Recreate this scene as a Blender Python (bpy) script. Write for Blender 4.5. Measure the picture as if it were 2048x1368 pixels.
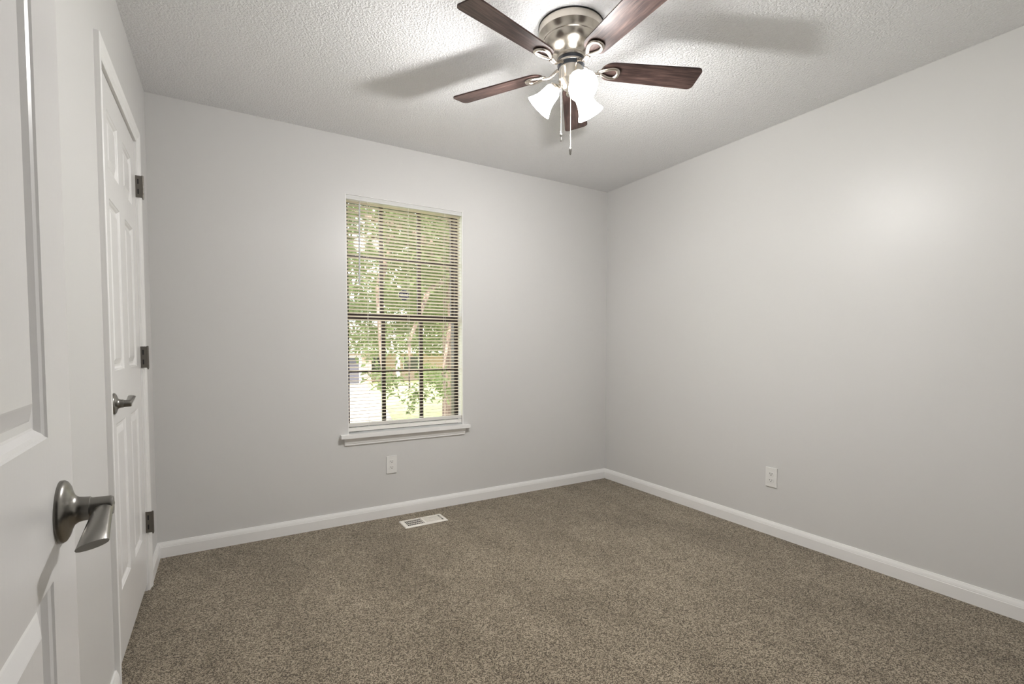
import bpy, bmesh, math, random
from mathutils import Vector, Matrix
PI = math.pi
S = bpy.context.scene
COL = S.collection
for _o in list(bpy.data.objects):
    bpy.data.objects.remove(_o)
random.seed(7)

# ------------------------------------------------------------------ room measures (metres)
XL, XR, YB, H = -0.322, 2.824, 3.156, 2.44      # left wall, right wall, back wall, ceiling
YF = 0.06                                        # inner face of the front wall (the camera stands in its doorway)
CAMZ = 1.1313
WX0, WX1, WZ0, WZ1 = 0.674, 1.476, 0.553, 2.085  # window opening
FAN = (1.255, 1.632)

# ------------------------------------------------------------------ camera
cam = bpy.data.cameras.new('camera'); camo = bpy.data.objects.new('camera', cam); COL.objects.link(camo)
yaw, pitch, roll = 0.53831, -0.042055, 0.00138
f_ = Vector((math.sin(yaw)*math.cos(pitch), math.cos(yaw)*math.cos(pitch), math.sin(pitch)))
r_ = Vector((math.cos(yaw), -math.sin(yaw), 0)); u_ = r_.cross(f_)
r2 = r_*math.cos(roll)+u_*math.sin(roll); u2 = -r_*math.sin(roll)+u_*math.cos(roll)
M = Matrix((r2, u2, -f_)).transposed().to_4x4(); M.translation = (0, 0, CAMZ)
camo.matrix_world = M
cam.sensor_width = 36.0; cam.lens = 967.8/2048*36; cam.shift_y = 50.8/2048; cam.clip_start = 0.02; cam.clip_end = 400
S.camera = camo

# ------------------------------------------------------------------ light and exposure
S.view_settings.view_transform = 'Standard'; S.view_settings.look = 'None'
S.view_settings.gamma = 1.0; S.view_settings.use_curve_mapping = False
S.view_settings.exposure = 0.04
W = bpy.data.worlds.new('world'); S.world = W; W.use_nodes = True
bg = W.node_tree.nodes['Background']
bg.inputs['Color'].default_value = (0.90, 0.95, 1.0, 1); bg.inputs['Strength'].default_value = 3.4
sun = bpy.data.lights.new('sun', 'SUN'); sun.energy = 9.0; sun.angle = math.radians(1.5); sun.color = (1, .95, .86)
suno = bpy.data.objects.new('sun', sun); COL.objects.link(suno)
suno.rotation_euler = Vector((0.35, 0.62, -0.75)).to_track_quat('-Z', 'Y').to_euler()
BULB_W = 36.0        # each fan lamp
SHADE_E = 24.0        # glow of the frosted shades

# ------------------------------------------------------------------ materials
def mat(name, col, rough=.5, metal=0., spec=.5, **kw):
    m = bpy.data.materials.new(name); m.use_nodes = True
    b = m.node_tree.nodes['Principled BSDF']
    b.inputs['Base Color'].default_value = (*col, 1); b.inputs['Roughness'].default_value = rough
    b.inputs['Metallic'].default_value = metal; b.inputs['Specular IOR Level'].default_value = spec
    for k, v in kw.items():
        b.inputs[k].default_value = v
    return m
def nd(m, t, **kw):
    n = m.node_tree.nodes.new(t)
    for k, v in kw.items(): setattr(n, k, v)
    return n
def ln(m, a, b): m.node_tree.links.new(a, b)
def bsdf(m): return m.node_tree.nodes['Principled BSDF']
def coords(m, scale=(1, 1, 1)):
    t = nd(m, 'ShaderNodeTexCoord'); mp = nd(m, 'ShaderNodeMapping'); mp.inputs['Scale'].default_value = scale
    ln(m, t.outputs['Object'], mp.inputs['Vector']); return mp.outputs['Vector']
def noise(m, vec, scale, detail=2., rough=.5):
    n = nd(m, 'ShaderNodeTexNoise'); n.inputs['Scale'].default_value = scale
    n.inputs['Detail'].default_value = detail; n.inputs['Roughness'].default_value = rough
    ln(m, vec, n.inputs['Vector']); return n.outputs['Fac']
def bump(m, fac, strength, dist, prev=None):
    b = nd(m, 'ShaderNodeBump'); b.inputs['Strength'].default_value = strength; b.inputs['Distance'].default_value = dist
    ln(m, fac, b.inputs['Height'])
    if prev: ln(m, prev, b.inputs['Normal'])
    ln(m, b.outputs['Normal'], bsdf(m).inputs['Normal']); return b.outputs['Normal']
def ramp(m, fac, stops):
    r = nd(m, 'ShaderNodeValToRGB'); e = r.color_ramp.elements
    while len(e) < len(stops): e.new(.5)
    for k, (p, c) in enumerate(stops): e[k].position = p; e[k].color = (*c, 1)
    ln(m, fac, r.inputs['Fac']); return r.outputs['Color']

def make_wall():
    m = mat('wall_paint', (.672, .663, .648), .38, spec=.36)
    v = coords(m); bump(m, noise(m, v, 140, 3), .10, .0015); return m
def make_ceiling():
    m = mat('popcorn_ceiling', (.92, .918, .92), .9, spec=.1)
    v = coords(m)
    a = noise(m, v, 112, 3.2, .6)
    r = ramp(m, a, [(.36, (0, 0, 0)), (.66, (1, 1, 1))])
    bump(m, r, .74, .0055); return m
def make_carpet():
    m = mat('carpet', (.2, .17, .14), .95, spec=.05)
    v = coords(m)
    w = nd(m, 'ShaderNodeTexVoronoi'); w.inputs['Scale'].default_value = 250; w.feature = 'F1'; ln(m, v, w.inputs['Vector'])
    n1 = noise(m, v, 310, 3, .6)
    mx = nd(m, 'ShaderNodeMath', operation='MULTIPLY_ADD'); ln(m, n1, mx.inputs[0]); mx.inputs[1].default_value = 1.0
    sep = nd(m, 'ShaderNodeSeparateColor'); ln(m, w.outputs['Color'], sep.inputs['Color'])
    mm = nd(m, 'ShaderNodeMath', operation='MULTIPLY'); ln(m, sep.outputs[0], mm.inputs[0]); mm.inputs[1].default_value = .32
    ln(m, mm.outputs[0], mx.inputs[2])
    c1 = ramp(m, mx.outputs[0], [(.44, (.040, .029, .018)), (.62, (.162, .131, .092)), (.79, (.51, .435, .33))])
    # pile leaning different ways after vacuuming
    v2 = coords(m, (1.0, .45, 1)); n2 = noise(m, v2, 3.2, 3, .55)
    v3 = coords(m, (1.0, .8, 1)); n3 = noise(m, v3, 11, 2, .5)
    ad = nd(m, 'ShaderNodeMath', operation='MULTIPLY_ADD'); ln(m, n3, ad.inputs[0]); ad.inputs[1].default_value = .45; ln(m, n2, ad.inputs[2])
    c2 = ramp(m, ad.outputs[0], [(.50, (.80, .79, .77)), (.98, (1.18, 1.18, 1.18))])
    mul = nd(m, 'ShaderNodeMix', data_type='RGBA', blend_type='MULTIPLY'); mul.inputs[0].default_value = 1
    ln(m, c1, mul.inputs[6]); ln(m, c2, mul.inputs[7]); ln(m, mul.outputs[2], bsdf(m).inputs['Base Color'])
    bump(m, mx.outputs[0], .7, .008)
    bsdf(m).inputs['Sheen Weight'].default_value = .15
    return m
def make_wood():
    m = mat('walnut_blade', (.1, .06, .045),   .48, spec=.28)
    v = coords(m, (2.2, 26, 8)); n = noise(m, v, 3.2, 5, .62)
    v2 = coords(m, (6, 120, 10)); n2 = noise(m, v2, 3, 3, .6)
    ad = nd(m, 'ShaderNodeMath', operation='MULTIPLY_ADD'); ln(m, n2, ad.inputs[0]); ad.inputs[1].default_value = .4; ln(m, n, ad.inputs[2])
    c = ramp(m, ad.outputs[0], [(.48, (.016, .010, .009)), (.70, (.050, .029, .025)), (.92, (.105, .066, .055))])
    ln(m, c, bsdf(m).inputs['Base Color']); return m
def make_glass():
    m = bpy.data.materials.new('window_glass'); m.use_nodes = True; t = m.node_tree; t.nodes.clear()
    o = t.nodes.new('ShaderNodeOutputMaterial'); tr = t.nodes.new('ShaderNodeBsdfTransparent'); g = t.nodes.new('ShaderNodeBsdfGlossy')
    g.inputs['Roughness'].default_value = .03; tr.inputs['Color'].default_value = (.95, .97, .95, 1)
    mx = t.nodes.new('ShaderNodeMixShader'); mx.inputs[0].default_value = .05
    t.links.new(tr.outputs[0], mx.inputs[1]); t.links.new(g.outputs[0], mx.inputs[2]); t.links.new(mx.outputs[0], o.inputs[0]); return m
def make_leaf(name, c):
    m = mat(name, c, .5, spec=.3); t = m.node_tree
    tl = nd(m, 'ShaderNodeBsdfTranslucent'); tl.inputs['Color'].default_value = (c[0]*1.35, c[1]*1.3, c[2]*1.0, 1)
    mx = nd(m, 'ShaderNodeMixShader'); mx.inputs[0].default_value = .5
    ln(m, bsdf(m).outputs[0], mx.inputs[1]); ln(m, tl.outputs[0], mx.inputs[2])
    ln(m, mx.outputs[0], t.nodes['Material Output'].inputs[0]); return m
def make_bricks():
    m = mat('brick', (.6, .4, .33), .85)
    t = nd(m, 'ShaderNodeTexCoord'); mp = nd(m, 'ShaderNodeMapping'); mp.inputs['Rotation'].default_value = (PI/2, 0, 0)
    ln(m, t.outputs['Object'], mp.inputs['Vector'])
    b = nd(m, 'ShaderNodeTexBrick'); b.inputs['Color1'].default_value = (.58, .36, .28, 1); b.inputs['Color2'].default_value = (.46, .27, .21, 1)
    b.inputs['Mortar'].default_value = (.62, .56, .5, 1); b.inputs['Scale'].default_value = 1.0
    b.inputs['Brick Width'].default_value = .21; b.inputs['Row Height'].default_value = .075; b.inputs['Mortar Size'].default_value = .01
    ln(m, mp.outputs['Vector'], b.inputs['Vector']); ln(m, b.outputs['Color'], bsdf(m).inputs['Base Color']); return m
def mottled(name, c0, c1, scale, rough=.9, bs=0., stretch=(1, 1, 1)):
    m = mat(name, c0, rough, spec=.2); v = coords(m, stretch); n = noise(m, v, scale, 4, .6)
    ln(m, ramp(m, n, [(.35, c0), (.68, c1)]), bsdf(m).inputs['Base Color'])
    if bs: bump(m, n, bs, .02)
    return m
def emis(name, c, s, base=(.9, .9, .9)):
    m = mat(name, base, .35); b = bsdf(m)
    b.inputs['Emission Color'].default_value = (*c, 1); b.inputs['Emission Strength'].default_value = s; return m

wall_m = make_wall(); ceil_m = make_ceiling(); carpet_m = make_carpet()
trim_m = mat('trim_white', (.87, .86, .845), .30, spec=.5)
door_m = mat('door_white', (.81, .80, .79), .26, spec=.5)
_v = coords(door_m, (1, 1, .08)); bump(door_m, noise(door_m, _v, 160, 3), .05, .001)
wood_m = make_wood()
nickel_m = mat('brushed_nickel', (.66, .61, .54), .26, 1.0)
_v = coords(nickel_m, (6, 6, 160)); bump(nickel_m, noise(nickel_m, _v, 4, 2), .05, .001)
iron_m = mat('polished_nickel', (.56, .51, .455), .27, 1.0)
lever_m = mat('satin_nickel', (.25, .24, .222), .30, 1.0)
hinge_m = mat('dark_nickel', (.20, .185, .165), .42, 1.0)
dark_m = mat('black_gap', (.012, .012, .012), .6)
motor_m = mat('dark_motor_band', (.05, .055, .065), .35, .6)
blind_m = mat('blind_vinyl', (.84, .82, .78), .45)
slat_m = mat('blind_slat', (.90, .87, .83), .4); _t = nd(slat_m, 'ShaderNodeBsdfTranslucent'); _t.inputs['Color'].default_value = (.96, .90, .82, 1)
_x = nd(slat_m, 'ShaderNodeMixShader'); _x.inputs[0].default_value = .72; ln(slat_m, bsdf(slat_m).outputs[0], _x.inputs[1]); ln(slat_m, _t.outputs[0], _x.inputs[2])
ln(slat_m, _x.outputs[0], slat_m.node_tree.nodes['Material Output'].inputs[0])
plast_m = mat('outlet_plastic', (.80, .79, .765), .35)
slot_m = mat('outlet_slot', (.05, .045, .04), .6)
ventp_m = mat('vent_enamel', (.82, .78, .71), .35)
bronze_m = mat('bronze_frame', (.035, .024, .02), .45, .3)
glass_m = make_glass()
shade_m = emis('lit_frosted_glass', (1, .99, .98), SHADE_E)
bulb_m = emis('lit_bulb', (1, .98, .94), 30)
sticker_b = mat('sticker_blue', (.008, .02, .055), .5); sticker_w = mat('sticker_white', (.75, .76, .82), .5)
lawn_m = mottled('lawn_grass', (.36, .42, .17), (.52, .56, .28), 3.0)
drive_m = mottled('driveway_concrete', (.36, .315, .30), (.50, .44, .42), 1.2)
bark_m = mottled('bark', (.13, .09, .075), (.40, .29, .24), 6, bs=1., stretch=(3, 3, .7))
brick_m = make_bricks(); gar_m = mat('garage_door_paint', (.105, .098, .125), .6); white_ext = mat('exterior_white', (.85, .85, .86), .6)
roof_m = mottled('roof_shingle', (.30, .27, .26), (.42, .38, .36), 8)
leafa = make_leaf('leaf_green', (.155, .195, .09)); leafb = make_leaf('shrub_green', (.12, .18, .06))
darkglass_m = mat('dark_window', (.03, .035, .04), .1)

# ------------------------------------------------------------------ mesh helpers
def obj(name, bm, m, parent=None, loc=(0, 0, 0), rot=(0, 0, 0), smooth=None, mats=None):
    me = bpy.data.meshes.new(name); bmesh.ops.recalc_face_normals(bm, faces=bm.faces) if smooth != 'keep' else None
    bm.to_mesh(me); bm.free()
    for x in (mats or [m]): me.materials.append(x)
    o = bpy.data.objects.new(name, me); COL.objects.link(o)
    o.location = loc; o.rotation_euler = rot
    if parent: o.parent = parent
    if smooth is not None:
        me.polygons.foreach_set('use_smooth', [True]*len(me.polygons))
        try: me.set_sharp_from_angle(angle=math.radians(smooth if smooth != 'keep' else 35))
        except Exception: pass
    return o
def tag(o, label=None, cat=None, group=None, kind=None):
    if label: o['label'] = label
    if cat: o['category'] = cat
    if group: o['group'] = group
    if kind: o['kind'] = kind
    return o
def empty(name, loc, rot=(0, 0, 0)):
    o = bpy.data.objects.new(name, None); COL.objects.link(o); o.location = loc; o.rotation_euler = rot; o.empty_display_size = .1; return o
def BM(): return bmesh.new()
def box(bm, x0, x1, y0, y1, z0, z1, mi=0):
    v = [bm.verts.new(p) for p in ((x0, y0, z0), (x1, y0, z0), (x1, y1, z0), (x0, y1, z0), (x0, y0, z1), (x1, y0, z1), (x1, y1, z1), (x0, y1, z1))]
    for q in ((3, 2, 1, 0), (4, 5, 6, 7), (0, 1, 5, 4), (1, 2, 6, 5), (2, 3, 7, 6), (3, 0, 4, 7)):
        bm.faces.new([v[i] for i in q]).material_index = mi
    return v
def bevel(bm, w, seg=2, ang=40):
    es = [e for e in bm.edges if len(e.link_faces) == 2 and e.calc_face_angle(0) > math.radians(ang)]
    bmesh.ops.bevel(bm, geom=es, offset=w, segments=seg, affect='EDGES', profile=.5)
def quad(bm, *p, mi=0):
    f = bm.faces.new([bm.verts.new(q) for q in p]); f.material_index = mi; return f
def lathe(bm, prof, seg=48, mtx=None, closed=False):
    """prof: list of (r, z); caps where r == 0"""
    rings = []
    for r, z in prof:
        if r < 1e-7: rings.append([bm.verts.new((0, 0, z))])
        else: rings.append([bm.verts.new((r*math.cos(2*PI*k/seg), r*math.sin(2*PI*k/seg), z)) for k in range(seg)])
    for a, b in zip(rings[:-1], rings[1:]):
        for k in range(seg):
            k2 = (k+1) % seg
            if len(a) == 1 and len(b) == 1: continue
            if len(a) == 1: bm.faces.new((a[0], b[k], b[k2]))
            elif len(b) == 1: bm.faces.new((a[k], a[k2], b[0]))
            else: bm.faces.new((a[k], a[k2], b[k2], b[k]))
    if mtx is not None:
        bmesh.ops.transform(bm, matrix=mtx, verts=[v for r in rings for v in r])
    return rings
def sweep(bm, rings, close=True, caps=True):
    """rings: lists of points of equal length"""
    vs = [[bm.verts.new(p) for p in r] for r in rings]
    n = len(vs[0])
    for a, b in zip(vs[:-1], vs[1:]):
        for k in range(n if close else n-1):
            bm.faces.new((a[k], a[(k+1) % n], b[(k+1) % n], b[k]))
    if caps: bm.faces.new(vs[0]); bm.faces.new(list(reversed(vs[-1])))
    return vs
def tube(bm, pts, rad, seg=10, closed=False, flat=1.0, up=Vector((0, 0, 1))):
    pts = [Vector(p) for p in pts]; n = len(pts); rings = []
    for i, p in enumerate(pts):
        a = pts[(i-1) % n] if (closed or i > 0) else p; b = pts[(i+1) % n] if (closed or i < n-1) else p
        t = (b-a).normalized(); s = t.cross(up)
        if s.length < 1e-4: s = t.cross(Vector((1, 0, 0)))
        s.normalize(); w = s.cross(t); r = rad[i] if isinstance(rad, (list, tuple)) else rad
        rings.append([p+s*math.cos(2*PI*k/seg)*r+w*math.sin(2*PI*k/seg)*r*flat for k in range(seg)])
    if closed: rings.append(rings[0])
    if closed:
        vs = [[bm.verts.new(q) for q in r] for r in rings[:-1]]; vs.append(vs[0])
        for a, b in zip(vs[:-1], vs[1:]):
            for k in range(seg): bm.faces.new((a[k], a[(k+1) % seg], b[(k+1) % seg], b[k]))
    else: sweep(bm, rings)
def axis_mtx(origin, z):
    z = Vector(z).normalized(); q = z.to_track_quat('Z', 'Y'); m = q.to_matrix().to_4x4(); m.translation = origin; return m
def struct(name, bm, m, **k): return tag(obj(name, bm, m, **k), kind='structure')

# ------------------------------------------------------------------ room shell
T = .12
bm = BM(); quad(bm, (XL-.8, -1.5, 0), (XR+T, -1.5, 0), (XR+T, YB, 0), (XL-.8, YB, 0)); struct('floor', bm, carpet_m)
bm = BM(); box(bm, XL-.8, XR+T, -1.5, YB+T+.02, H, H+.1); struct('ceiling', bm, ceil_m)
bm = BM(); box(bm, XR, XR+T, -1.5, YB+T, 0, H); struct('wall_right', bm, wall_m)
WT = .16                      # back wall, window reveal modelled through it
bm = BM()
box(bm, XL-.8, WX0, YB, YB+WT, 0, H); box(bm, WX1, XR+T, YB, YB+WT, 0, H)
box(bm, WX0, WX1, YB, YB+WT, 0, WZ0); box(bm, WX0, WX1, YB, YB+WT, WZ1, H)
struct('wall_back', bm, wall_m)
# left wall with the closet opening and the closed closet behind it
CY0, CY1, CZ = 2.024, 2.756, 2.047      # clear casing opening
bm = BM()
box(bm, XL-.1, XL, -1.5, CY0-.012, 0, H); box(bm, XL-.1, XL, CY1+.012, YB, 0, H); box(bm, XL-.1, XL, CY0-.012, CY1+.012, CZ+.012, H)
struct('wall_left', bm, wall_m)
bm = BM(); box(bm, XL-.8, XL-.72, CY0-.4, YB, 0, H); box(bm, XL-.72, XL-.1, CY0-.5, CY0-.4, 0, H); struct('wall_closet', bm, wall_m)
bm = BM(); j = .012
box(bm, XL-.1, XL, CY0-j, CY0+.004, 0, CZ+j); box(bm, XL-.1, XL, CY1-.004, CY1+j, 0, CZ+j); box(bm, XL-.1, XL, CY0+.004, CY1-.004, CZ-.002, CZ+j)
struct('trim_4', bm, trim_m)
# front wall beside the doorway the camera stands in, and the short hall behind
DX0, DX1 = -.150, .640
bm = BM()
box(bm, XL, DX0-.02, YF-.115, YF, 0, H); box(bm, DX1+.02, XR, YF-.115, YF, 0, H); box(bm, DX0-.02, DX1+.02, YF-.115, YF, 2.06, H)
struct('wall_front', bm, wall_m)
bm = BM(); box(bm, XL-.8, XR+T, -1.62, -1.5, 0, H); struct('wall_hall', bm, wall_m)

# ------------------------------------------------------------------ baseboards
BP = [(0, 0), (.013, 0), (.013, .056), (.0118, .0580), (.0118, .0610), (.0095, .0700), (.0062, .0785), (.0050, .0825), (0, .0825)]
def baseboard(name, fn, a0, a1, m0=0, m1=0):
    bm = BM(); sweep(bm, [[fn(t, z, a0+m0*t) for t, z in BP], [fn(t, z, a1-m1*t) for t, z in BP]]); return struct(name, bm, trim_m)
baseboard('baseboard_back', lambda t, z, a: (a, YB-t, z), XL, XR, 1, 1)
baseboard('baseboard_right', lambda t, z, a: (XR-t, a, z), YF, YB, 0, 1)
baseboard('baseboard_left', lambda t, z, a: (XL+t, a, z), CY1+.057, YB, 0, 1)
baseboard('baseboard_left.001', lambda t, z, a: (XL+t, a, z), YF, CY0-.057, 0, 0)
baseboard('baseboard_front', lambda t, z, a: (a, YF+t, z), DX1+.08, XR-.013)

# ------------------------------------------------------------------ closet casing (thick outer edge, thin inner edge)
CP = [(0, 0), (0, .0075), (.004, .0092), (.022, .0105), (.030, .0135), (.040, .0150), (.050, .0168), (.0555, .0160), (.057, .0140), (.057, 0)]
def casing(name, rings):
    bm = BM(); sweep(bm, rings); return struct(name, bm, trim_m)
casing('trim_1', [[(XL+t, CY0-a, 0) for a, t in CP], [(XL+t, CY0-a, CZ+a) for a, t in CP]])
casing('trim_2', [[(XL+t, CY0-a, CZ+a) for a, t in CP], [(XL+t, CY1+a, CZ+a) for a, t in CP]])
casing('trim_3', [[(XL+t, CY1+a, CZ+a) for a, t in CP], [(XL+t, CY1+a, 0) for a, t in CP]])
bm = BM()                                        # jamb of the entry doorway (camera side)
box(bm, DX0-.02, DX0, YF-.115, YF, 0, 2.06); box(bm, DX1, DX1+.02, YF-.115, YF, 0, 2.06); box(bm, DX0, DX1, YF-.115, YF, 2.04, 2.06)
struct('trim_5', bm, trim_m)

# ------------------------------------------------------------------ six panel doors
def six_panel(bm, w, h, th, cols, rows):
    """slab in local coords: x across 0..w, z 0..h, front face y=0, back y=th"""
    xs = sorted({0, w, *[c for p in cols for c in p]}); zs = sorted({0, h, *[c for p in rows for c in p]})
    for y, sgn in ((0, 1), (th, -1)):
        for i in range(len(xs)-1):
            for k in range(len(zs)-1):
                x0, x1, z0, z1 = xs[i], xs[i+1], zs[k], zs[k+1]
                if (x0, x1) in cols and (z0, z1) in rows:
                    prof = [(0, 0), (.002, .0022), (.006, .0042), (.011, .0092), (.0135, .0100), (.0215, .0100), (.024, .0088), (.040, .0030), (.042, .0024)]
                    rings = [[(x0+a, y+sgn*d, z0+a), (x1-a, y+sgn*d, z0+a), (x1-a, y+sgn*d, z1-a), (x0+a, y+sgn*d, z1-a)] for a, d in prof]
                    vs = [[bm.verts.new(p) for p in r] for r in rings]
                    for a, b in zip(vs[:-1], vs[1:]):
                        for q in range(4): bm.faces.new((a[q], a[(q+1) % 4], b[(q+1) % 4], b[q]))
                    bm.faces.new(vs[-1])
                else:
                    quad(bm, (x0, y, z0), (x1, y, z0), (x1, y, z1), (x0, y, z1))
    quad(bm, (0, 0, 0), (0, th, 0), (0, th, h), (0, 0, h)); quad(bm, (w, 0, 0), (w, 0, h), (w, th, h), (w, th, 0))
    quad(bm, (0, 0, 0), (w, 0, 0), (w, th, 0), (0, th, 0)); quad(bm, (0, 0, h), (0, th, h), (w, th, h), (w, 0, h))
    bmesh.ops.remove_doubles(bm, verts=bm.verts, dist=1e-5)

def handle(door, base, out, along, drop, name='door_handle'):
    """rose + neck (part) with a flared lever (sub-part); base: centre on the door face, local to the door"""
    out = Vector(out); along = Vector(along); base = Vector(base)
    bm = BM()
    lathe(bm, [(0, 0), (.0365, 0), (.0365, .003), (.0350, .0055), (.031, .0078), (.0235, .0100), (.0175, .0128), (.0150, .0165), (.0142, .021), (.0138, .027), (.0128, .0275), (.0122, .029), (.0118, .046), (.0105, .0485), (0, .049)], 40, axis_mtx((0, 0, 0), out))
    hnd = obj(name, bm, lever_m, door, loc=base, smooth=35); hnd['label'] = 'satin nickel lever handle'
    bm = BM(); rings = []
    N = 14
    for i in range(N+1):
        s = i/N; u = .080*s-.008*(1-s)
        c = .0400-.0005*s; w = .0092+.0040*s**1.3; th = .0085*(1-s)+.0055*s
        if i == N: th *= .75
        sl = .010*max(0, s-.35)                     # slanted tip
        zc = drop*s**1.25
        ring = []
        for k in range(16):
            a = 2*PI*k/16; cx, sx = math.cos(a), math.sin(a)
            uu = u - sl*(cx)*1.6
            ring.append(out*(c+w*cx)+along*uu+Vector((0, 0, 1))*(zc+th*math.copysign(abs(sx)**.8, sx)))
        rings.append(ring)
    sweep(bm, rings)
    obj('lever', bm, lever_m, hnd, smooth=40)
    return hnd

# closet door (door_2): local x runs along +Y of the room, its front looks to +X
SW, SH = CY1-CY0-.012, 2.006
d2 = tag(empty('door_2', (XL-.001, CY0+.006, .034), (0, 0, PI/2)), 'closed white six panel closet door in the left wall with three dark hinges', 'door', kind='structure')
def loc2(cols, y0): return [(a-y0, b-y0) for a, b in cols]
cols2 = loc2([(2.142, 2.338), (2.450, 2.647)], CY0+.006); rows2 = loc2([(.272, .863), (1.047, 1.637), (1.738, 1.937)], .034)
bm = BM(); six_panel(bm, SW, SH, .035, cols2, rows2); obj('door_slab', bm, door_m, d2)
handle(d2, (.072, 0, .936-.034), (0, -1, 0), (1, 0, 0), .017)
def hinge(door, x, zc):
    """leaf standing off the door edge with five knuckles on its outer side"""
    bm = BM(); box(bm, x-.0012, x+.0012, -.0245, -.001, zc-.0485, zc+.0485)
    hg = obj('hinge', bm, hinge_m, door)
    bm = BM(); z = zc-.0495
    prof = [(0, z-.007), (.0026, z-.006), (.0034, z-.002), (.0034, z)]
    for k in range(5):
        a = z+k*.0198; prof += [(.0044, a+.0004), (.0044, a+.0192), (.0036, a+.0195)]
    prof += [(.0036, zc+.0505), (0, zc+.0515)]
    lathe(bm, prof, 16, Matrix.Translation((x+.001, -.0275, 0))); obj('knuckle', bm, hinge_m, hg, smooth=30)
    bm = BM()
    for dz in (-.022, .022): box(bm, x-.0030, x-.0012, -.0135, -.0085, zc+dz-.011, zc+dz+.011)
    obj('hinge_slot', bm, dark_m, hg)
for zc in (.320, 1.083, 1.849): hinge(d2, SW+.004, zc-.034)

# entry door (door_1), standing open along the left wall, hinged beside the camera
ang = math.radians(2.0)
n_ = Vector((math.cos(ang), math.sin(ang), 0)); t_ = Vector((-math.sin(ang), math.cos(ang), 0))
D0, D1 = .070, .832
o1 = n_*(-.142)+t_*D0
d1 = tag(empty('door_1', (o1.x, o1.y, .018), (0, 0, PI/2+ang)), 'large white six panel entry door standing open at the left edge beside the camera', 'door', kind='structure')
cols1 = [(.110, .316), (.446, .650)]; rows1 = [(.26-.018, .870-.018), (1.031-.018, 1.637-.018), (1.738-.018, 1.937-.018)]
bm = BM(); six_panel(bm, D1-D0, 2.022, .035, cols1, rows1); obj('door_slab', bm, door_m, d1)
handle(d1, (.762-.063-.006, 0, .936-.018), (0, -1, 0), (-1, 0, 0), -.021)
for zc in (.30, 1.05, 1.82):
    bm = BM(); lathe(bm, [(0, zc-.055), (.005, zc-.05), (.005, zc+.05), (0, zc+.055)], 12, Matrix.Translation((-.004, -.006, 0))); obj('hinge', bm, hinge_m, d1, smooth=30)

# ------------------------------------------------------------------ window
win = tag(empty('window_1', (0, 0, 0)), 'tall bronze framed double hung window in the back wall behind white mini blinds', 'window', kind='structure')
FY = YB+.079
bm = BM(); fw = .026                             # outer frame
box(bm, WX0, WX0+fw, FY, FY+.075, WZ0+.02, WZ1); box(bm, WX1-fw, WX1, FY, FY+.075, WZ0+.02, WZ1)
box(bm, WX0+fw, WX1-fw, FY, FY+.075, WZ1-.006, WZ1); box(bm, WX0+fw, WX1-fw, FY, FY+.075, WZ0+.02, WZ0+.046)
obj('window_frame', bm, bronze_m, win)
bm = BM()                                        # white painted reveal boards
box(bm, WX1-.005, WX1, YB, FY, .575, WZ1); box(bm, WX0, WX0+.004, YB, FY, .575, WZ1); box(bm, WX0+.004, WX1-.005, YB, FY, WZ1-.002, WZ1)
obj('window_reveal', bm, trim_m, win)
def sash(y0, z0, z1, zm, st, rb, rt):
    bm = BM(); x0, x1 = WX0+fw, WX1-fw; y1 = y0+.026
    box(bm, x0, x0+st, y0, y1, z0, z1); box(bm, x1-st, x1, y0, y1, z0, z1)
    box(bm, x0+st, x1-st, y0, y1, z0, z0+rb); box(bm, x0+st, x1-st, y0, y1, z1-rt, z1)
    s = obj('sash', bm, bronze_m, win)
    bm = BM()
    for xm in (.931, 1.197): box(bm, xm-.0125, xm+.0125, y0+.004, y1-.004, z0+rb, z1-rt)
    xa = [x0+st, .931-.0125, .931+.0125, 1.197-.0125, 1.197+.0125, x1-st]
    for a, b in ((0, 1), (2, 3), (4, 5)): box(bm, xa[a], xa[b], y0+.004, y1-.004, zm-.008, zm+.008)
    obj('muntin', bm, bronze_m, s)
    bm = BM(); quad(bm, (x0+st, y0+.013, z0+rb), (x1-st, y0+.013, z0+rb), (x1-st, y0+.013, z1-rt), (x0+st, y0+.013, z1-rt))
    obj('glass_pane', bm, glass_m, s)
sash(FY+.008, WZ0+.046, 1.345, .970, .004, .03, .040)
sash(FY+.040, 1.305, WZ1-.006, 1.722, .012, .045, .012)
bm = BM(); st = .024                             # stool with horns, and moulded apron below
box(bm, .625, 1.518, YB-.036, YB, .552, .575); box(bm, WX0, WX1, YB, FY, .553, .575); bevel(bm, .006, 3)
obj('window_sill', bm, trim_m, win)
AP = [(0, .503), (.007, .503), (.0085, .506), (.0085, .514), (.011, .518), (.0125, .528), (.015, .534), (.0165, .545), (.0165, .552), (0, .552)]
bm = BM(); sweep(bm, [[(.646+(.0165-t)*.4, YB-t, z) for t, z in AP], [(1.488-(.0165-t)*.4, YB-t, z) for t, z in AP]]); obj('apron', bm, trim_m, win)

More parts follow.
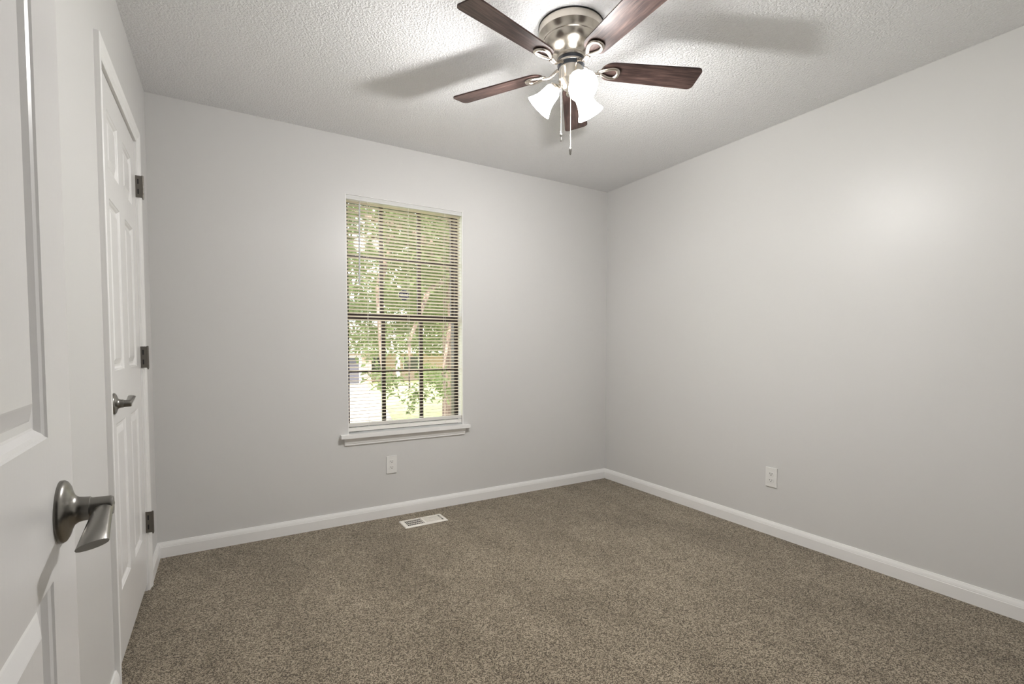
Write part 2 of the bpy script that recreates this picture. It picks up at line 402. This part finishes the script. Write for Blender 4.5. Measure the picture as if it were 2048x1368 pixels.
# ------------------------------------------------------------------ mini blind
BX0, BX1, BY = .678, 1.467, YB+.026
blind = tag(empty('window_blind', ((BX0+BX1)/2, BY, WZ1)), 'white mini blind lowered with open slats inside the window', 'blind')
ox, oy, oz = (BX0+BX1)/2, BY, WZ1
def L(p): return (p[0]-ox, p[1]-oy, p[2]-oz)
bm = BM(); box(bm, BX0-ox, BX1-ox+.004, -.019, .019, -.028, 0); bevel(bm, .002, 2)
box(bm, BX0-ox, BX1-ox+.004, -.0205, -.0185, -.0135, -.0115)
obj('headrail', bm, mat('headrail_grey', (.66, .655, .64), .4), blind)
bm = BM(); pitch_ = .0218; z = 2.046; tilt = math.radians(15.5); sw = .025; ns = 0
while z > .648:
    pts_t, pts_b = [], []
    for k in range(5):
        s = (k/4-.5); c = .0016*(1-4*s*s)
        y = -s*sw*math.cos(tilt)-c*math.sin(tilt)*0; zz = z+s*sw*math.sin(tilt)+c
        pts_t.append((y, zz+.00025)); pts_b.append((y, zz-.00025))
    prof = pts_t+pts_b[::-1]
    sweep(bm, [[(x, y, zz-oz) for y, zz in prof] for x in (BX0-ox, BX1-ox)]); z -= pitch_
obj('slats', bm, slat_m, blind, smooth=30)
bm = BM()
for k in range(5):                               # slats stacked on the bottom rail
    box(bm, BX0-ox, BX1-ox, -.0125, .0125, .6195+k*.0042-oz, .6195+k*.0042+.0034-oz)
obj('stacked_slats', bm, blind_m, blind)
bm = BM(); box(bm, BX0-ox, BX1-ox, -.014, .014, .589-oz, .612-oz); bevel(bm, .004, 3)
br = obj('bottom_rail', bm, blind_m, blind); br.rotation_euler = (0, math.radians(.0), 0)
for lx in (.812, 1.0835, 1.345):
    bm = BM()
    for yy in (-.0132, .0132): tube(bm, [(lx-ox, yy, -.028), (lx-ox, yy, .60-oz)], .0008, 5)
    obj('ladder_cord', bm, blind_m, blind)
    bm = BM(); lathe(bm, [(0, -.003), (.004, -.003), (.004, .003), (0, .003)], 10, axis_mtx((lx-ox, -.0155, .602-oz), (0, -1, 0))); obj('rail_button', bm, blind_m, blind)
bm = BM(); tube(bm, [(.7625-ox, -.021, 2.052-oz), (.7605-ox, -.022, 2.03-oz)], .0022, 8); tube(bm, [(.7605-ox, -.022, 2.032-oz), (.7555-ox, -.020, 1.525-oz)], .0056, 6)
wd = obj('tilt_wand', bm, mat('clear_plastic_wand', (.60, .60, .60), .2), blind, smooth=30)

# security sticker on the glass
st_ = tag(empty('window_sticker', (1.087, FY+.050, 1.490)), 'small blue octagonal security sticker on the upper window glass', 'sticker')
def ngon(bm, r, n, y, rot=PI/8): return bm.faces.new([bm.verts.new((r*math.cos(2*PI*k/n+rot), y, r*math.sin(2*PI*k/n+rot))) for k in range(n)])
bm = BM(); ngon(bm, .0395, 8, 0); obj('sticker_border', bm, sticker_w, st_)
bm = BM(); ngon(bm, .0375, 8, -.0004); obj('sticker_field', bm, sticker_b, st_)
bm = BM(); box(bm, -.0262, .0262, -.0012, -.0006, -.0085, .0095); obj('sticker_band', bm, sticker_w, st_)
fc = bpy.data.curves.new('letters_curve', 'FONT'); fc.body = 'ADT'; fc.size = .022; fc.align_x = 'CENTER'; fc.align_y = 'CENTER'; fc.extrude = .0002
fo = bpy.data.objects.new('letters_source', fc); COL.objects.link(fo)
bpy.context.view_layer.update(); lm_ = bpy.data.meshes.new_from_object(fo.evaluated_get(bpy.context.evaluated_depsgraph_get()))
bpy.data.objects.remove(fo); fo = bpy.data.objects.new('sticker_letters', lm_); COL.objects.link(fo); fo.parent = st_
fo.location = (0, -.0018, .001); fo.rotation_euler = (PI/2, 0, 0); lm_.materials.clear(); lm_.materials.append(sticker_b)

# ------------------------------------------------------------------ outlets
def outlet(loc, rz, label):
    e = tag(empty('wall_outlet', loc, (0, 0, rz)), label, 'outlet', 'duplex wall outlets')   # local: front looks to -y
    bm = BM(); box(bm, -.035, .035, -.0062, 0, -.0575, .0575); bevel(bm, .0028, 2, 30); obj('cover_plate', bm, plast_m, e, smooth=30)
    for s in (1, -1):
        bm = BM(); pts = []
        for k in range(28):
            a = 2*PI*k/28; pts.append((.0172*math.cos(a), max(-.0118, min(.0118, .0172*math.sin(a)))))
        sweep(bm, [[(x, -.006, z+s*.0195) for x, z in pts], [(x, -.0080, z+s*.0195) for x, z in pts]]); rc = obj('receptacle', bm, plast_m, e)
        bm = BM(); box(bm, -.0079, -.0054, -.0084, -.0079, s*.0195-.001, s*.0195+.0078); box(bm, .0052, .0075, -.0084, -.0079, s*.0195, s*.0195+.007)
        box(bm, -.0026, .0026, -.0084, -.0079, s*.0195-.0085, s*.0195-.0035); obj('slot', bm, slot_m, rc)
    bm = BM(); lathe(bm, [(0, 0), (.0032, 0), (.0028, .0012), (0, .0014)], 14, axis_mtx((0, -.0060, 0), (0, -1, 0))); obj('screw', bm, plast_m, e, smooth=30)
outlet((.950, YB, .349), 0, 'white duplex outlet on the back wall under the window')
outlet((XR, 1.675, .350), PI/2*-1, 'white duplex outlet on the bare right wall')

# ------------------------------------------------------------------ floor register
vt = tag(empty('floor_vent', (1.095, 2.948, 0), (0, 0, math.radians(.6))), 'cream metal floor vent in the carpet below the window', 'vent')
VX, VY = .143, .066
bm = BM(); zt = .009
ring_o = [(-VX, -VY), (VX, -VY), (VX, VY), (-VX, VY)]; ix, iy = VX-.021, VY-.019; ring_i = [(-ix, -iy), (ix, -iy), (ix, iy), (-ix, iy)]
prof = [(0, .001), (0, .004), (.004, .0085), (.010, zt)]
rings = [[(x-math.copysign(d, x), y-math.copysign(d, y), z) for x, y in ring_o] for d, z in prof]+[[(x, y, zt) for x, y in ring_i], [(x, y, .002) for x, y in ring_i]]
vs = [[bm.verts.new(p) for p in r] for r in rings]
for a, b in zip(vs[:-1], vs[1:]):
    for k in range(4): bm.faces.new((a[k], a[(k+1) % 4], b[(k+1) % 4], b[k]))
box(bm, -.006, .006, -iy, iy, .002, zt)
for y in (-iy/3, iy/3): box(bm, -ix, ix, y-.0016, y+.0016, .004, zt-.0008)
obj('vent_frame', bm, ventp_m, vt)
bm = BM(); quad(bm, (-ix, -iy, .0015), (ix, -iy, .0015), (ix, iy, .0015), (-ix, iy, .0015)); obj('vent_opening', bm, dark_m, vt)
bm = BM()
for side, tl in ((-1, -1), (1, 1)):
    for k in range(10):
        if side == 1 and k == 9: continue
        xc = side*(.013+k*.0115); h_ = .0045; dx = .0042*tl
        x0, x1 = xc-dx, xc+dx
        sweep(bm, [[(x0-.0008, y, .0022), (x0+.0008, y, .0022), (x1+.0008, y, zt-.0004), (x1-.0008, y, zt-.0004)] for y in (-iy, iy)])
obj('louvers', bm, ventp_m, vt)
bm = BM(); box(bm, ix-.010, ix-.006, -.010, .010, .003, .012); obj('damper_lever', bm, ventp_m, vt)

# ------------------------------------------------------------------ ceiling fan
fan = tag(empty('ceiling_fan', (FAN[0], FAN[1], H)), 'flush mounted nickel ceiling fan with five dark walnut blades and three lit lamps', 'ceiling fan')
def Z(z): return z-H
bm = BM(); lathe(bm, [(0, Z(2.4395)), (.134, Z(2.4395)), (.134, Z(2.436)), (0, Z(2.436))], 64); obj('mounting_ring', bm, dark_m, fan)
bm = BM()
lathe(bm, [(0, Z(2.436)), (.130, Z(2.436)), (.1325, Z(2.434)), (.1325, Z(2.406)), (.129, Z(2.402)), (.1215, Z(2.394)), (.1165, Z(2.386)), (.1155, Z(2.381)), (.113, Z(2.379)), (.111, Z(2.372)), (.103, Z(2.360)), (.090, Z(2.349)), (.074, Z(2.341)), (.061, Z(2.334)), (.0565, Z(2.328)), (.0565, Z(2.324)), (.059, Z(2.322)), (.060, Z(2.316)), (.058, Z(2.311)), (0, Z(2.311))], 72)
obj('motor_housing', bm, nickel_m, fan, smooth=28)
bm = BM(); lathe(bm, [(0, Z(2.311)), (.0535, Z(2.311)), (.0535, Z(2.300)), (.0555, Z(2.299)), (.0555, Z(2.290)), (.0525, Z(2.289)), (.0525, Z(2.278)), (0, Z(2.278))], 48); obj('motor_hub', bm, motor_m, fan, smooth=28)
bm = BM(); lathe(bm, [(.0556, Z(2.2985)), (.0562, Z(2.298)), (.0562, Z(2.2905)), (.0556, Z(2.290))], 48); obj('flywheel', bm, nickel_m, fan, smooth=28)
bm = BM()
lathe(bm, [(0, Z(2.278)), (.0485, Z(2.278)), (.0495, Z(2.2765)), (.0495, Z(2.232)), (.0505, Z(2.230)), (.0505, Z(2.226)), (.0475, Z(2.2215)), (.040, Z(2.210)), (.031, Z(2.199)), (.020, Z(2.192)), (.0085, Z(2.190)), (.0075, Z(2.182)), (.004, Z(2.179)), (0, Z(2.1785))], 48)
obj('switch_housing', bm, nickel_m, fan, smooth=28)
# blades
ZB = 2.279; PITCH = math.radians(-12)
def blade_mesh():
    bm = BM(); R0, R1 = .136, .556; w0, w1 = .047, .0585; pts = []
    def arc(cx, cy, r, a0, a1, n=7): return [(cx+r*math.cos(a0+(a1-a0)*k/n), cy+r*math.sin(a0+(a1-a0)*k/n)) for k in range(n+1)]
    rt = .022; pts += arc(R1-rt, w1-rt, rt, PI/2, 0); pts += arc(R1-rt, -w1+rt, rt, 0, -PI/2)
    # rounded root
    pts += [(R0+.045, -w0-.001)]+arc(R0+.040, 0, w0, -PI/2-.12, -3*PI/2+.12, 16)+[(R0+.045, w0+.001)]
    sweep(bm, [[(x, y, .0028) for x, y in pts], [(x, y, -.0028) for x, y in pts]]); bevel(bm, .0012, 2, 60)
    rm = Matrix.Rotation(PITCH, 4, 'X'); bmesh.ops.transform(bm, matrix=rm, verts=bm.verts); return bm
def iron_mesh():
    bm = BM(); rm = Matrix.Rotation(PITCH, 4, 'X')
    arm = [(.050, 0, .006), (.064, 0, .004), (.078, 0, -.006), (.092, 0, -.0155), (.106, 0, -.0165), (.124, 0, -.0125)]
    tube(bm, arm, [.010, .009, .0085, .0085, .0095, .011], 10, flat=.7)
    loop = []
    for k in range(28):
        a = 2*PI*k/28; x = .160+.041*math.cos(a); wv = .032*(.62+.38*math.cos(a))
        y = math.sin(a)*wv*1.12
        p = rm @ Vector((x, y, -.0085)); loop.append(p)
    tube(bm, loop, .0082, 10, closed=True, flat=.75)
    return bm
bl0 = None
for k in range(5):
    a = math.radians(-22.7-72*k)
    if bl0 is None:
        bl0 = obj('blade', blade_mesh(), wood_m, fan, loc=(0, 0, Z(ZB)), rot=(0, 0, a), smooth=40)
        ir0 = obj('blade_iron', iron_mesh(), iron_m, bl0, smooth=40); ir0['label'] = 'shiny nickel blade bracket'
        parts0 = [ir0]
        for sx, sy in ((.194, .017), (.194, -.017), (.128, 0)):
            bm = BM(); p = Matrix.Rotation(PITCH, 4, 'X') @ Vector((sx, sy, -.014)); lathe(bm, [(0, -.002), (.003, -.001), (.004, .003), (0, .003)], 10, Matrix.Translation(p))
            parts0.append(obj('screw', bm, iron_m, bl0, smooth=30))
    else:
        b = bl0.copy(); COL.objects.link(b); b.rotation_euler = (0, 0, a); b.parent = fan
        for c0 in parts0:
            c = c0.copy(); COL.objects.link(c); c.parent = b
# lamps
for k in range(3):
    a = math.radians(132.9+120*k); rad = Vector((math.cos(a), math.sin(a), 0)); ax = (rad*1.0+Vector((0, 0, -1.0))).normalized()
    mouth = Vector((0, 0, Z(2.137)))+rad*.136; neck = mouth-ax*.098
    mt = axis_mtx(neck, ax)
    bm = BM(); tube(bm, [Vector((0, 0, Z(2.213)))+rad*.036, Vector((0, 0, Z(2.2135)))+rad*.050, neck-ax*.012], .009, 10)
    lathe(bm, [(0, -.016), (.013, -.016), (.024, -.008), (.0265, 0), (.0265, .010), (.0245, .011), (0, .011)], 28, mt)
    holder = obj('lamp_holder', bm, nickel_m, fan, smooth=30)
    bm = BM()
    outer = [(.0235, -.002), (.0290, .004), (.0330, .014), (.0345, .028), (.0365, .046), (.0410, .064), (.0480, .080), (.0565, .094), (.0580, .098)]
    inner = [(r-.003, z) for r, z in outer[::-1]]; inner[0] = (.0560, .0975)
    lathe(bm, outer+inner, 44, mt)
    sh = obj('lamp_shade', bm, shade_m, fan, smooth=50); sh['label'] = 'lit frosted white bell glass shade'
    bm = BM(); lathe(bm, [(0, .012), (.012, .013), (.013, .026), (.019, .036), (.0245, .048), (.0255, .058), (.0215, .070), (.012, .0785), (0, .081)], 24, mt)
    obj('bulb', bm, bulb_m, holder, smooth=50)
    lt = bpy.data.lights.new('fan_lamp_light', 'POINT'); lt.energy = BULB_W; lt.shadow_soft_size = .028; lt.color = (1, .988, .972)
    lo = bpy.data.objects.new('fan_lamp_light', lt); COL.objects.link(lo); lo.location = Vector((FAN[0], FAN[1], H))+mouth-ax*.012
# pull chains
def chain(x, y, z0, z1, fob):
    bm = BM(); n = int((z0-z1)/.0036); prof = []
    for i in range(n):
        z = z0-i*.0036; prof += [(.0006, z), (.0015, z-.0009), (.0015, z-.0024)]
    prof = [(0, z0)]+prof+[(0, z1)]
    lathe(bm, prof, 6, Matrix.Translation((x-FAN[0], y-FAN[1], -H))); ch = obj('pull_chain', bm, iron_m, fan, smooth=60)
    bm = BM()
    if fob: lathe(bm, [(0, z1), (.0022, z1), (.0042, z1-.005), (.0046, z1-.010), (.0030, z1-.014), (.0024, z1-.018), (.0036, z1-.022), (.0030, z1-.032), (0, z1-.033)], 14, Matrix.Translation((x-FAN[0], y-FAN[1], -H)))
    else: lathe(bm, [(0, z1), (.0030, z1-.001), (.0055, z1-.007), (.0058, z1-.013), (.0044, z1-.020), (.0040, z1-.026), (.0022, z1-.031), (0, z1-.032)], 14, Matrix.Translation((x-FAN[0], y-FAN[1], -H)))
    obj('chain_fob', bm, lever_m, ch, smooth=40)
chain(1.196, 1.618, 2.262, 1.999, True)
chain(1.232, 1.602, 2.235, 1.945, False)

# ------------------------------------------------------------------ outside
def gz(y): return -.60-.0382*(y-4)
bm = BM(); quad(bm, (-50, YB+WT+.02, gz(YB+WT)), (80, YB+WT+.02, gz(YB+WT)), (80, 90, gz(90)), (-50, 90, gz(90))); tag(obj('lawn', bm, lawn_m), kind='structure')
def gp(x, y, d=.02): return (x, y, gz(y)+d)
bm = BM(); pts = [(-.5, 4), (1.9, 4.2), (3.15, 9.6), (5.35, 18.6), (10.9, 43.8), (2, 43.8)]
sweep(bm, [[gp(x, y, -.1) for x, y in pts], [gp(x, y) for x, y in pts]]); tag(obj('driveway', bm, drive_m), kind='structure')
def leaves(bm, c, r, n, size, flat=1.):
    c = Vector(c)
    for _ in range(n):
        d = Vector((random.gauss(0, 1), random.gauss(0, 1), random.gauss(0, 1)*flat)); d = d.normalized()*random.random()**.45*r; d.z *= flat
        p = c+d; s = size*random.uniform(.6, 1.2)
        q = Matrix.Rotation(random.uniform(0, 2*PI), 3, 'Z') @ Matrix.Rotation(random.uniform(-1.1, 1.1), 3, 'X') @ Matrix.Rotation(random.uniform(-.9, .9), 3, 'Y')
        v = [bm.verts.new(p+q @ Vector(w)) for w in ((0, -s*.5, 0), (s*.22, -.05*s, .05*s), (0, s*.5, -.06*s), (-s*.22, -.05*s, .05*s))]
        bm.faces.new((v[0], v[1], v[2])); bm.faces.new((v[0], v[2], v[3]))
# the big tree by the window
tree = tag(empty('tree', (3.60, 8.0, gz(8))), 'big tree with rough brown trunk close outside the window on the right', 'tree')
tz = gz(8)
def LT(p): return (p[0]-3.60, p[1]-8.0, p[2]-tz)
bm = BM(); tube(bm, [LT(p) for p in ((3.62, 8, tz-.1), (3.60, 8, tz+.4), (3.58, 8, .6), (3.55, 8, 1.5), (3.52, 8.05, 2.6), (3.60, 8.1, 4.2), (3.7, 8.2, 6))], [.34, .26, .22, .21, .21, .18, .1], 18); obj('trunk', bm, bark_m, tree, smooth=60)
limbs = [[(3.52, 8, 2.1), (2.9, 7.4, 2.6), (2.1, 6.9, 2.7), (1.2, 6.5, 2.5)], [(3.55, 8, 2.6), (2.7, 8.3, 3.2), (1.6, 8.6, 3.5), (.6, 8.8, 3.4)], [(3.5, 8, 1.9), (3.0, 6.8, 2.2), (2.4, 6.2, 1.9), (2.05, 6.0, 1.2), (2.05, 6.0, .6)],
         [(3.55, 8, 2.9), (4.4, 7.4, 3.5), (5.4, 7.1, 3.6)], [(2.1, 6.9, 2.7), (1.75, 6.3, 1.9), (1.72, 6.1, 1.0), (1.72, 6.0, .7)], [(3.0, 6.8, 2.2), (2.75, 6.3, 1.4), (2.52, 6.05, .75)], [(3.5, 8.1, 2.8), (2.9, 9.4, 3.6), (2.2, 10.4, 3.9)]]
for l in limbs:
    bm = BM(); tube(bm, [LT(p) for p in l], [.06*(1-.8*i/(len(l)-1)) for i in range(len(l))], 8); obj('branch', bm, bark_m, tree, smooth=60)
bm = BM()
for _ in range(230):
    y = random.uniform(5.8, 10.5); x = random.uniform(.25, .58)*y+random.uniform(-.6, .6); zlo = 1.131+(y)*.035
    z = random.uniform(zlo+.25, 1.131+.50*y)
    leaves(bm, LT((x, y, z)), random.uniform(.25, .55), 62, .125, .7)
for l in limbs:
    for p in l[1:]:
        leaves(bm, LT(p), .35, 40, .12, .7)
for p, r, n in (((1.72, 6, .62), .16, 30), ((1.86, 6, .72), .12, 18), ((2.06, 6, .47), .17, 34), ((2.20, 6, .50), .10, 14), ((2.08, 6, .33), .09, 12), ((2.48, 6, .50), .17, 30), ((2.35, 6, .66), .15, 24), ((2.5, 6, .68), .17, 26)):
    leaves(bm, LT(p), r, n, .115, .8)
for _ in range(120):
    y = random.uniform(8.5, 13); x = random.uniform(.19, .50)*y; z = 1.131+y*random.uniform(-.012, .13)
    leaves(bm, LT((x, y, z)), random.uniform(.25, .5), 46, .14, .6)
for _ in range(110):
    y = random.uniform(11, 15); x = random.uniform(.19, .50)*y; z = 1.131+y*random.uniform(.03, .33)
    leaves(bm, LT((x, y, z)), random.uniform(.4, .8), 46, .24, .7)
tag(obj('foliage', bm, leafa, tree), kind='stuff')
def shrub(x, y, r, n, label):
    z = gz(y); e = tag(empty('shrub', (x, y, z)), label, 'shrub', 'shrubs beyond the lawn')
    bm = BM(); leaves(bm, (0, 0, r*.8), r, n, .22, .9); obj('foliage', bm, leafb, e)
    bm = BM(); tube(bm, [(0, 0, 0), (0, 0, r*.6)], .06, 7); obj('stem', bm, bark_m, e)
shrub(12.1, 42.6, 1.0, 500, 'dark green shrub beside the garage brick column')
shrub(14.6, 38, 1.1, 600, 'broad dark shrub right of the white porch post')
shrub(16.6, 37, 1.0, 500, 'rounded shrub before the far brick house wall')
shrub(9.6, 22, .9, 900, 'nearer loose shrub on the lawn left of the trunk')
# house across the lawn
hs = tag(empty('house', (10.9, 44, gz(44))), 'brick house across the lawn with grey garage door and white eaves', 'house')
hz = gz(44)
def LH(x0, x1, y0, y1, z0, z1): return (x0-10.9, x1-10.9, y0-44, y1-44, z0-hz, z1-hz)
bm = BM(); box(bm, *LH(3, 5.2, 44, 50, hz-.2, .6)); box(bm, *LH(10.6, 11.5, 44, 50, hz-.2, .6)); box(bm, *LH(5.2, 10.6, 44, 50, .35, .6)); box(bm, *LH(11.5, 24, 47, 52, hz-.3, .6)); obj('brick_wall', bm, brick_m, hs)
bm = BM(); box(bm, *LH(5.2, 10.4, 44.1, 44.2, hz-.1, .15)); g = obj('garage_door', bm, gar_m, hs)
bm = BM()
for k in range(4): box(bm, *LH(5.2, 10.4, 44.07, 44.1, hz+.02+k*.53, hz+.5+k*.53))
obj('garage_door_panels', bm, gar_m, g)
bm = BM(); box(bm, *LH(10.4, 10.62, 43.95, 44.1, hz-.1, .35)); box(bm, *LH(5.0, 10.4, 43.95, 44.1, .15, .35)); obj('garage_trim', bm, white_ext, hs)
bm = BM(); box(bm, *LH(2.5, 24.5, 43.3, 43.5, .58, 1.0)); obj('fascia', bm, white_ext, hs)
bm = BM(); sweep(bm, [[(x, 43.3-44, 1.0-hz), (x, 48-44, 3.4-hz), (x, 53-44, 1.0-hz)] for x in (2.4-10.9, 24.6-10.9)]); obj('roof', bm, roof_m, hs)
for x in (13.85, 18.8):
    bm = BM(); box(bm, *LH(x-.15, x+.15, 43.6, 43.9, gz(44)-.1, .58)); obj('porch_post', bm, white_ext, hs)
for x0, x1 in ((12.2, 13.3), (15.4, 17.0), (20.5, 22)):
    bm = BM(); box(bm, *LH(x0, x1, 46.92, 47, -1.2, .2)); w_ = obj('window', bm, white_ext, hs)
    bm = BM(); box(bm, *LH(x0+.08, x1-.08, 46.9, 46.93, -1.12, .12)); obj('pane', bm, darkglass_m, w_)
